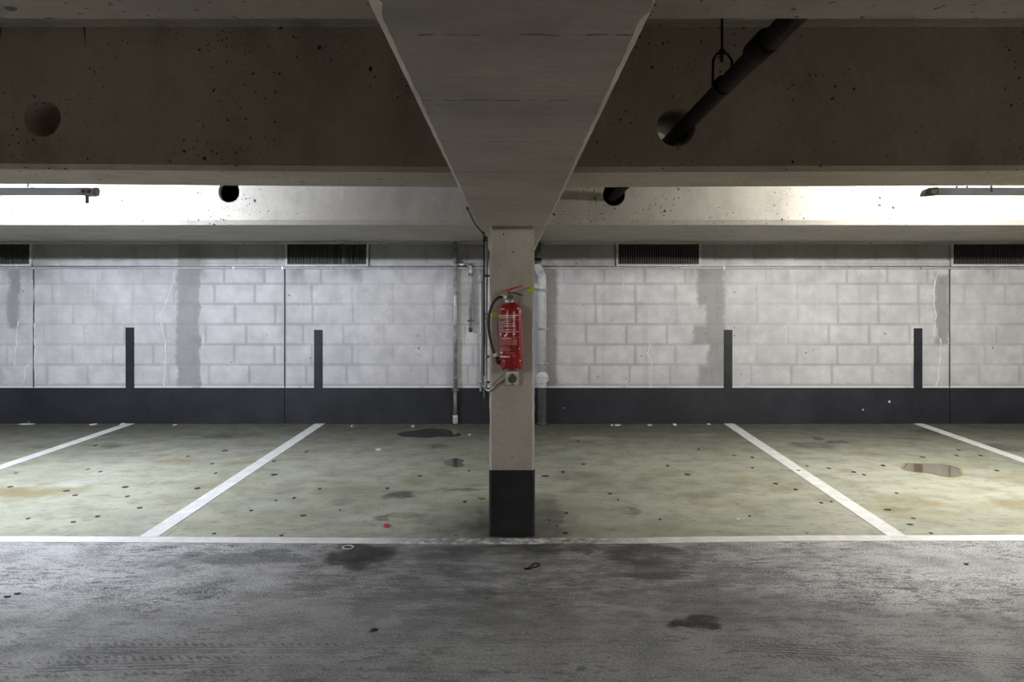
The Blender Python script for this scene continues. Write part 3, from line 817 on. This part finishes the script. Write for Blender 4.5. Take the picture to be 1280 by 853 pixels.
MB().sweep([(0, 0, wz(358, YW)), (-.10, 0, wz(357.5, YW)), (-.16, 0, wz(357, YW))], .040, 18).build('branch_pipe', 'pale_pipe', ds)
for z in (wz(363, YW), wz(411, YW), wz(454, YW), wz(340, YW)):
    MB().lathe([(R-.003, -.014), (R+.006, -.013), (R+.006, .013), (R-.003, .014)], (0, 0, z), 24).box(R, R+.034, -.012, .012, z-.012, z+.012, .003).box(-.012, .012, R-.01, .099, z-.008, z+.008).build('pipe_clamp', 'galv', ds)
for z in (wz(356, YW), wz(341, YW)):
    MB().box(-.020, .020, -R-.008, -R+.006, z-.02, z+.02, .004).build('bracket_plate', 'pale_pipe', ds)
cc = MB().lathe([(.072, 0), (.078, .004), (.078, .028), (.070, .034), (.020, .036)], (0, 0, 0), 32).build('cleanout_cap', 'pale_pipe', ds, (0, -R+.002, wz(471, YW)))
cc.rotation_euler = (PI/2, 0, 0)
for s in (-1, 1):
    MB().box(s*.060-.008, s*.060+.008, -.005, .005, .033, .0375, .001).build('bolt', 'black', cc)

# iron pipe through the beams with hangers
pX, pZ = .95, 2.56
ip = thing('iron_pipe', 'dark brown iron pipe hanging under the slab through beam holes', 'pipe', (pX, 0, pZ))
MB().cyl((0, -5.5, 0), (.02, 7.9, .0), .039, 20).build('pipe', 'rust_pipe', ip)
MB().sweep([(.004, 2.98, 0), (.004, 2.99, 0), (.004, 3.14, 0), (.004, 3.15, 0)], [.040, .049, .049, .040], 20).build('coupling', 'rust_pipe', ip)
for y in (3.62, -.4):
    hg = MB().sweep([(.004, y-.016, 0), (.004, y-.015, 0), (.004, y+.015, 0), (.004, y+.016, 0)], [.039, .0435, .0435, .039], 20)
    hg.sweep([(-.042, y, .0), (-.040, y, .115), (-.022, y, .145), (.022, y, .145), (.044, y, .115), (.048, y, .0)], .006, 8)
    hg.cyl((0, y, .105), (0, y, ZT-pZ), .006, 8).lathe([(.012, .138), (.016, .142), (.016, .158), (.010, .164)], (0, y, 0), 8)
    hg.build('pipe_hanger', 'rust_pipe', ip)

# ------------------------------------------------------------------ things on the column
YE = YC-.092                                  # extinguisher axis
ex = thing('fire_extinguisher', 'red fire extinguisher with black hose hung on the column', 'extinguisher', (wx(639.6, YE), YE, wz(461.5, YE)))
ex.rotation_euler = (0, math.radians(-1.2), math.radians(0))
RB = .0785; HB = .436
prof = [(.05, .012), (RB-.010, .002), (RB-.004, .010), (RB, .03), (RB, HB-.06), (RB-.003, HB-.045), (RB-.012, HB-.024), (RB-.028, HB-.009), (RB-.05, HB-.001), (.022, HB+.004), (.02, HB+.010)]
wv = lambda r, z, a: (.007*math.cos(6*a) if z < .013 and r > .055 else 0)
body = MB().lathe(prof, (0, 0, 0), 48, wv).build('cylinder', 'red', ex)
# printed panel: rows of small white marks on the surface
def print_marks(rows, mat, name='printed_panel'):
    mb = MB(); rr = RB+.0008
    for (a0, a1, z0, z1) in rows:
        n = max(1, int(math.degrees(a1-a0)/6)+1)
        for k in range(n):
            b0 = a0+(a1-a0)*k/n; b1 = a0+(a1-a0)*(k+1)/n
            mb.face([(rr*math.sin(b), -rr*math.cos(b), z) for b, z in ((b0, z0), (b1, z0), (b1, z1), (b0, z1))])
    return mb.build(name, mat, body)
def row(py, h, s0, s1, gap=.35, lo=.02, hi=.10):
    """text row at pixel row py, from s0 to s1 (fraction of body width -1..1)"""
    z = (461.5-py)*YE/F; hh = h*YE/F/2; out = []; s = s0
    while s < s1:
        e = min(s1, s+random.uniform(lo, hi))
        out.append((math.asin(max(-.999, s)), math.asin(min(.97, e)), z-hh, z+hh)); s = e+random.uniform(.012, .03)
        if random.random() < gap*.3: s += .03
    return out
W, K = [], []
W += row(394.3, 1.5, -.97, .66, .3, .05, .16)+row(396.8, 1.2, -.97, .40, .4, .05, .12)
K += row(398.6, .7, -.92, .0, .5, .02, .05)
W += row(401.6, .9, -.96, -.06)+row(404.4, .9, -.96, .22)
K += row(402.9, .7, -.96, -.45)
W += row(407, .9, -.96, .34)+row(409.4, .7, -.96, -.6)
K += row(408.2, .8, -.96, .48)
W += row(411.6, .8, -.96, .44)+row(414.4, .9, -.88, .66)
K += row(413, .7, -.96, -.35)
W += row(422.6, .9, -.82, .0)
for k in range(7): K += row(424.2+k*1.05, .55, -.96, random.uniform(.45, .62), .3, .02, .07)
for k in range(5): K += row(433+k*1.2, .6, -.96, random.uniform(-.3, .1), .3, .02, .06)
K += row(440.5, .7, -.45, .3)+row(443.2, .6, .0, .4)+row(445, .6, .05, .45)
W += row(440.2, 2.0, -.92, -.72, 0, .2, .3)+row(445, 1.9, -.92, -.12, .0, .06, .14)+row(450.5, 1.0, -.66, -.56, 0, .1, .2)+row(450.3, 1.4, .66, .78, 0, .2, .3)
W += row(435.5, 1.3, .62, .70, 0, .2, .3)+row(386, 1.5, -.76, -.48, .3, .05, .1)+row(386, 2, .62, .70, 0, .1, .2)
K += row(387.4, .8, -.45, -.14, .3)+row(385.6, .9, .46, .62)
for s, py in ((-.86, 417.3), (-.36, 417.3), (-.47, 419.2), (.24, 417.2)):
    W += [(math.asin(s-.07), math.asin(s+.07), (461.5-py-1.1)*YE/F, (461.5-py+1.1)*YE/F)]
K += [(math.asin(-.90), math.asin(-.82), (461.5-420.8)*YE/F, (461.5-418.4)*YE/F), (math.asin(.14), math.asin(.20), (461.5-420.6)*YE/F, (461.5-419)*YE/F)]
K += [(math.asin(.715), math.asin(.73), (461.5-443)*YE/F, (461.5-389)*YE/F), (math.asin(-.6), math.asin(.70), (461.5-399.8)*YE/F, (461.5-399.4)*YE/F), (math.asin(-.9), math.asin(.70), (461.5-421.7)*YE/F, (461.5-421.3)*YE/F)]
tag(print_marks(W, 'white_print'), 'rows of small white print', kind='stuff')
tag(print_marks(K, 'pink_print'), 'rows of faint fine print', kind='stuff')
# neck, valve
nz = HB+.004
MB().lathe([(.027, nz-.004), (.028, nz), (.028, nz+.018), (.022, nz+.021)], (-.006, 0, 0), 24).build('neck_ring', 'chrome', ex)
MB().lathe([(.0286, nz+.003), (.0286, nz+.016), (.0284, nz+.016)], (-.006, 0, 0), 24).build('blue_sticker', 'blue', ex).scale = (.62, 1.005, 1)
val = MB().box(-.030, .020, -.016, .016, nz+.020, nz+.050, .005).cyl((-.005, 0, nz+.045), (-.005, 0, nz+.068), .009, 12).build('valve', 'galv_dark', ex)
MB().cyl((-.03, -.004, nz+.043), (-.056, -.004, nz+.046), .0085, 12).build('hose_fitting', 'chrome', val)
ga = MB().lathe([(.0145, 0), (.0145, .010), (.012, .012), (.011, .0115)], (0, 0, 0), 20).build('pressure_gauge', 'chrome', val, (-.032, -.016, nz+.034)); ga.rotation_euler = (PI/2, 0, 0)
MB().lathe([(.011, .0118), (.0108, .0126)], (0, 0, 0), 20).build('gauge_face', 'white_print', ga)
MB().box(-.006, .004, -.019, -.014, nz+.048, nz+.060, .002).build('safety_pin', 'green_pin', val)
MB().prism([(-.030, nz+.060), (-.028, nz+.072), (.008, nz+.092), (.078, nz+.108), (.083, nz+.106), (.080, nz+.099), (.030, nz+.088), (.012, nz+.078), (-.012, nz+.066)], 'y', -.010, .010).build('squeeze_lever', 'red_lever', ex)
MB().prism([(.000, nz+.056), (.004, nz+.064), (.030, nz+.066), (.082, nz+.046), (.080, nz+.039), (.028, nz+.056)], 'y', -.011, .011).build('carry_handle', 'black', ex)
X0, Z0 = ex.location.x, ex.location.z
def el(px, py, dy): return (wx(px, YE)-X0, dy, wz(py, YE)-Z0)
hose = [el(629.6, 371.4, -.004), el(626, 371.6, -.012), el(622, 374, -.02), el(617.5, 380, -.026), el(614.3, 388, -.026), el(612.6, 397, -.024), el(612.2, 408, -.02), el(613, 418, -.016), el(614.6, 428, -.014), el(617, 437, -.012), el(619.4, 444, -.012), el(621.5, 450, -.012)]
def smooth(pts, n=4):
    pts = [Vector(p) for p in pts]; out = []
    for i in range(len(pts)-1):
        p0 = pts[max(i-1, 0)]; p1 = pts[i]; p2 = pts[i+1]; p3 = pts[min(i+2, len(pts)-1)]
        for k in range(n):
            t = k/n
            out.append(.5*((2*p1)+(-p0+p2)*t+(2*p0-5*p1+4*p2-p3)*t*t+(-p0+3*p1-3*p2+p3)*t**3))
    return out+[pts[-1]]
MB().sweep(smooth(hose), .0098, 12).build('hose', 'black', ex)
MB().sweep([el(621, 447, -.012), el(622, 450, -.012), el(624, 455, -.012)], [.011, .0125, .010], 12).build('nozzle', 'black', ex)
MB().sweep([el(618.9, 441.4, -.012), el(620.4, 445.2, -.012)], .0128, 14).build('hose_collar', 'flake', ex)
MB().sweep([el(617, 446, -.005), el(622, 447, .0), el(626, 446, .0)], .004, 8).build('hose_clip', 'galv_dark', ex)
MB().box(-.03, .03, .074, .0905, .10, .40, .003).build('mount_plate', 'galv_dark', ex)

# socket box with its conduit
sx = wx(640.2, YC-.05); sz = wz(473, YC-.05)
sb = thing('switch_box', 'grey square box with a round olive cap under the extinguisher', 'switch', (sx, YC, sz))
MB().box(-.045, .045, -.052, -.001, -.045, .043, .006).build('housing', 'box', sb)
MB().box(-.040, .040, -.056, -.050, .030, .041, .002).build('lid_ledge', 'vent_sill', sb)
kn = MB().lathe([(.030, 0), (.030, .006), (.027, .010), (.018, .0125), (.004, .013)], (0, 0, 0), 28).build('round_cap', 'olive', sb, (.001, -.0515, -.003)); kn.rotation_euler = (PI/2, 0, 0)
for z in (-.040, .0295):
    MB().lathe([(.004, 0), (.004, .003)], (0, 0, 0), 10).build('screw', 'black', sb, (.001, -.0515, z)).rotation_euler = (PI/2, 0, 0)
co = thing('column_conduit', 'dark steel conduit down the column side to the switch box', 'conduit', (0, YC, 0))
def cl(px, py, y): return (wx(px, y), y-YC, wz(py, y))
MB().sweep(smooth([cl(608.2, 296, YC+.10), cl(608.2, 350, YC+.08), cl(607.5, 420, YC+.06), cl(607.3, 478, YC+.04), cl(608.8, 487.5, YC+.0), cl(613, 488, YC-.028), cl(618, 483.5, YC-.03), cl(626, 475.5, YC-.03), cl(632.5, 471, YC-.03)], 5), .0085, 12).build('tube', 'galv', co)
for py in (345, 393, 446, 478):
    c = cl(607.8, py, YC+.07)
    MB().box(c[0]-.014, -.149, c[1]-.006, c[1]+.006, c[2]-.008, c[2]+.008, .002).build('saddle', 'black', co)
MB().sweep([cl(605.0, 290, YC+.06), cl(605.0, 470, YC+.06)], .0055, 8).build('cable', 'black', co)
MB().sweep(smooth([(-XB-.004, -1.0, ZL+.012), (-XB-.006, -.5, ZL+.012), (-XB+.004, -.2, ZL-.006), cl(604, 292, YC+.0), cl(606.5, 297, YC+.06), cl(606.5, 302, YC+.06)], 4), .006, 8).build('supply_cable', 'black', co)

# green tape marks
def tape(px0, px1, py0, py1, label, side=0):
    x0, x1 = wx(px0, YC), wx(px1, YC); z0, z1 = wz(py1, YC), wz(py0, YC)
    mb = MB(); n = 8
    hz = (z1-z0)/2; c = (z0+z1)/2
    pts = [(x0+hz*.6-hz*.6*math.sin(PI*k/n), c+hz*math.cos(PI*k/n)) for k in range(n+1)]+[(x1, z0), (x1, z1)]
    mb.prism(pts, 'y', YC-.0045, YC+.002)
    return tag(mb.build('green_tape', 'tape'), label, 'tape')
tape(660, 667.4, 359.2, 364.6, 'bright green tape mark at the column corner above the extinguisher')
tape(615.4, 625.5, 390.4, 396, 'bright green tape mark behind the extinguisher hose')

# ------------------------------------------------------------------ puddles and litter on the floor
def puddle(px, py, wpx, hpx, label, mat='water', rim=True, n=48, seed=1):
    rr = random.Random(seed); p = fl(px, py)
    a, b = wpx*p.y/F, hpx*p.y*p.y/(CAMH*F)
    ph = [rr.uniform(0, 6.28) for _ in range(5)]; am = [.12, .10, .07, .05, .04]
    def outline(k): return [((k*(1+sum(am[j]*math.sin((j+2)*t+ph[j]) for j in range(5))))*math.cos(t)*a, (k*(1+sum(am[j]*math.sin((j+2)*t+ph[j]) for j in range(5))))*math.sin(t)*b) for t in (2*PI*i/n for i in range(n))]
    r = thing('puddle', label, 'puddle', (p.x, p.y, 0))
    mb = MB(); A = [mb.bm.verts.new((x, y, .0004)) for x, y in outline(1.0)]; B = [mb.bm.verts.new((x, y, .002)) for x, y in outline(.965)]
    for i in range(n): mb.bm.faces.new((A[i], A[(i+1) % n], B[(i+1) % n], B[i]))
    mb.bm.faces.new(B); mb.build('water', mat, r)
    if rim:
        mb = MB(); A = [mb.bm.verts.new((x, y, .0003)) for x, y in outline(1.0)]; B = [mb.bm.verts.new((x, y, .001)) for x, y in outline(1.06)]; Cc = [mb.bm.verts.new((x, y, .0003)) for x, y in outline(1.10)]
        for i in range(n):
            j = (i+1) % n
            mb.bm.faces.new((A[i], A[j], B[j], B[i])); mb.bm.faces.new((B[i], B[j], Cc[j], Cc[i]))
        mb.build('silt_rim', 'rim', r)
    return r
puddle(537, 542, 33, 6.5, 'dark puddle under the dripping riser pipe', seed=3, rim=False)
puddle(568, 578.5, 13.5, 5, 'small dark puddle in front of the larger one by the riser', seed=5, rim=False)
puddle(1167, 587, 29, 9, 'brown rimmed puddle in the bay beside the outer white line', 'silty', seed=8)

DL = 'small dark dry leaf scrap on the green-grey parking bay floor'
BL = 'small reddish-brown leaf scrap on the green-grey parking bay floor'
dark = [(110, 587, 5), (125.5, 590, 6), (83.7, 614, 10), (94, 619.5, 7), (156.8, 609.4, 8), (247, 611, 8), (174.7, 635.4, 7), (122, 646, 7), (92, 653, 8), (12.6, 609, 8), (20, 591.7, 4), (159.5, 621, 6), (119, 557.6, 5),
        (342.6, 594, 9), (314, 638.7, 5), (367.8, 623, 5), (267.7, 667.6, 6), (351.7, 670, 7), (345, 626, 4), (281.5, 563.8, 8), (265.4, 580, 5), (269.4, 592, 4), (342.6, 577, 5),
        (484, 611, 6), (581, 627.8, 5), (525, 595.4, 6), (586.6, 589, 4), (729.6, 580.7, 5), (703.8, 590.5, 5), (681.6, 595.5, 13), (708, 642, 5), (686.5, 650.8, 5), (696, 658, 4), (707, 667, 7), (824.8, 649.8, 5),
        (859, 593.6, 9), (873, 562, 4), (917.8, 569.7, 4), (940.5, 572.3, 5), (940.5, 585, 4), (937, 645.6, 4), (969.5, 605, 7), (994.5, 612.5, 5), (1026.5, 629, 6), (1039, 627.5, 4), (1036, 585.8, 6), (1067, 590.5, 7), (1080, 594, 4),
        (998, 588.8, 4), (1120.8, 617, 4), (1110, 637.8, 10), (1141.8, 648.5, 6), (1137.5, 656, 9), (1163.8, 667, 5), (1008.8, 583, 3), (1104, 582.5, 5), (1153.8, 572, 8), (1196, 570, 4), (1225.8, 570, 4), (1246, 588.8, 7), (1198, 563, 3)]
for px, py, wp in dark:
    scrap('leaf_scrap', px, py, wp*.9, 2.2, 'leaf_dark', DL, 'leaf', 'dark leaf scraps on the bays', 6, random.uniform(.002, .005))
for px, py, wp in [(35.3, 648.8, 7), (235, 570.8, 4), (379, 645, 8), (399.7, 611.5, 6), (383.4, 565, 4), (762.4, 617.7, 7), (772.5, 625.5, 4), (834.6, 582.8, 5), (723, 552, 6)]:
    scrap('leaf_scrap', px, py, wp*.9, 2.4, 'leaf_brown', BL, 'leaf', 'brown leaf scraps on the bays', 6, .004)
for px, py, wp in [(9, 747, 10), (22, 743, 9), (1208, 706, 6), (468, 788, 10)]:
    scrap('leaf_scrap', px, py, wp, 2.2, 'leaf_dark', 'small dark scrap lying on the grey driving lane', 'leaf', 'dark scraps on the lane', 6, .006)
for px, py, wp in [(33, 530.6, 20), (117, 531, 9), (153, 530.5, 3.5), (219, 531.5, 3), (516, 533.5, 3.5), (586.6, 544, 3), (765, 532, 4), (772, 532, 8), (812, 532, 6), (843, 531.5, 5), (886, 531, 5), (440, 533, 3), (472.8, 563, 7), (922.5, 650, 5)]:
    scrap('paint_flake', px, py, wp, 2.2, 'flake', 'small white flake of paint on the bay floor', 'flake', 'paint flakes on the bay floor', 7, random.uniform(.004, .012))
scrap('plastic_scrap', 602, 623.7, 10, 3, 'green_scrap', 'green scrap on the floor beside the column foot', 'scrap', None, 8, .006)
scrap('plastic_scrap', 425, 638.5, 3, 1.6, 'blue_scrap', 'tiny blue scrap on the parking bay floor', 'scrap', None, 6, .006)
def ring(name, pts, r, mat, label, cat):
    c = sum((Vector(p) for p in pts), Vector())/len(pts); c.z = 0
    mb = MB().sweep([Vector(p)-c for p in pts], r, 8)
    return tag(mb.build(name, mat, None, c), label, cat)
p = fl(483.2, 658)
ring('plastic_ring', [p+Vector((.022*math.cos(2*PI*k/24), .030*math.sin(2*PI*k/24), .005)) for k in range(25)], .005, 'pink', 'small pink plastic ring on the bay floor by the white line', 'ring')
p = fl(435, 685.5)
ring('plastic_ring', [p+Vector((.034*math.cos(2*PI*k/24), .034*math.sin(2*PI*k/24), .005)) for k in range(25)], .0045, 'flake', 'pale ring lying on the dark oil stain in the lane', 'ring')
lp = [fl(654.5, 711.5), fl(660, 711.5), fl(664, 708), fl(668, 705.5), fl(673, 705.3), fl(674.3, 707.5), fl(671, 709.8), fl(666, 710.5), fl(662, 712.2), fl(656, 712.6)]
ring('wire_loop', [q+Vector((0, 0, .004)) for q in smooth(lp, 4)], .0035, 'rust_pipe', 'thin dark wire bent into a loop on the lane', 'wire')
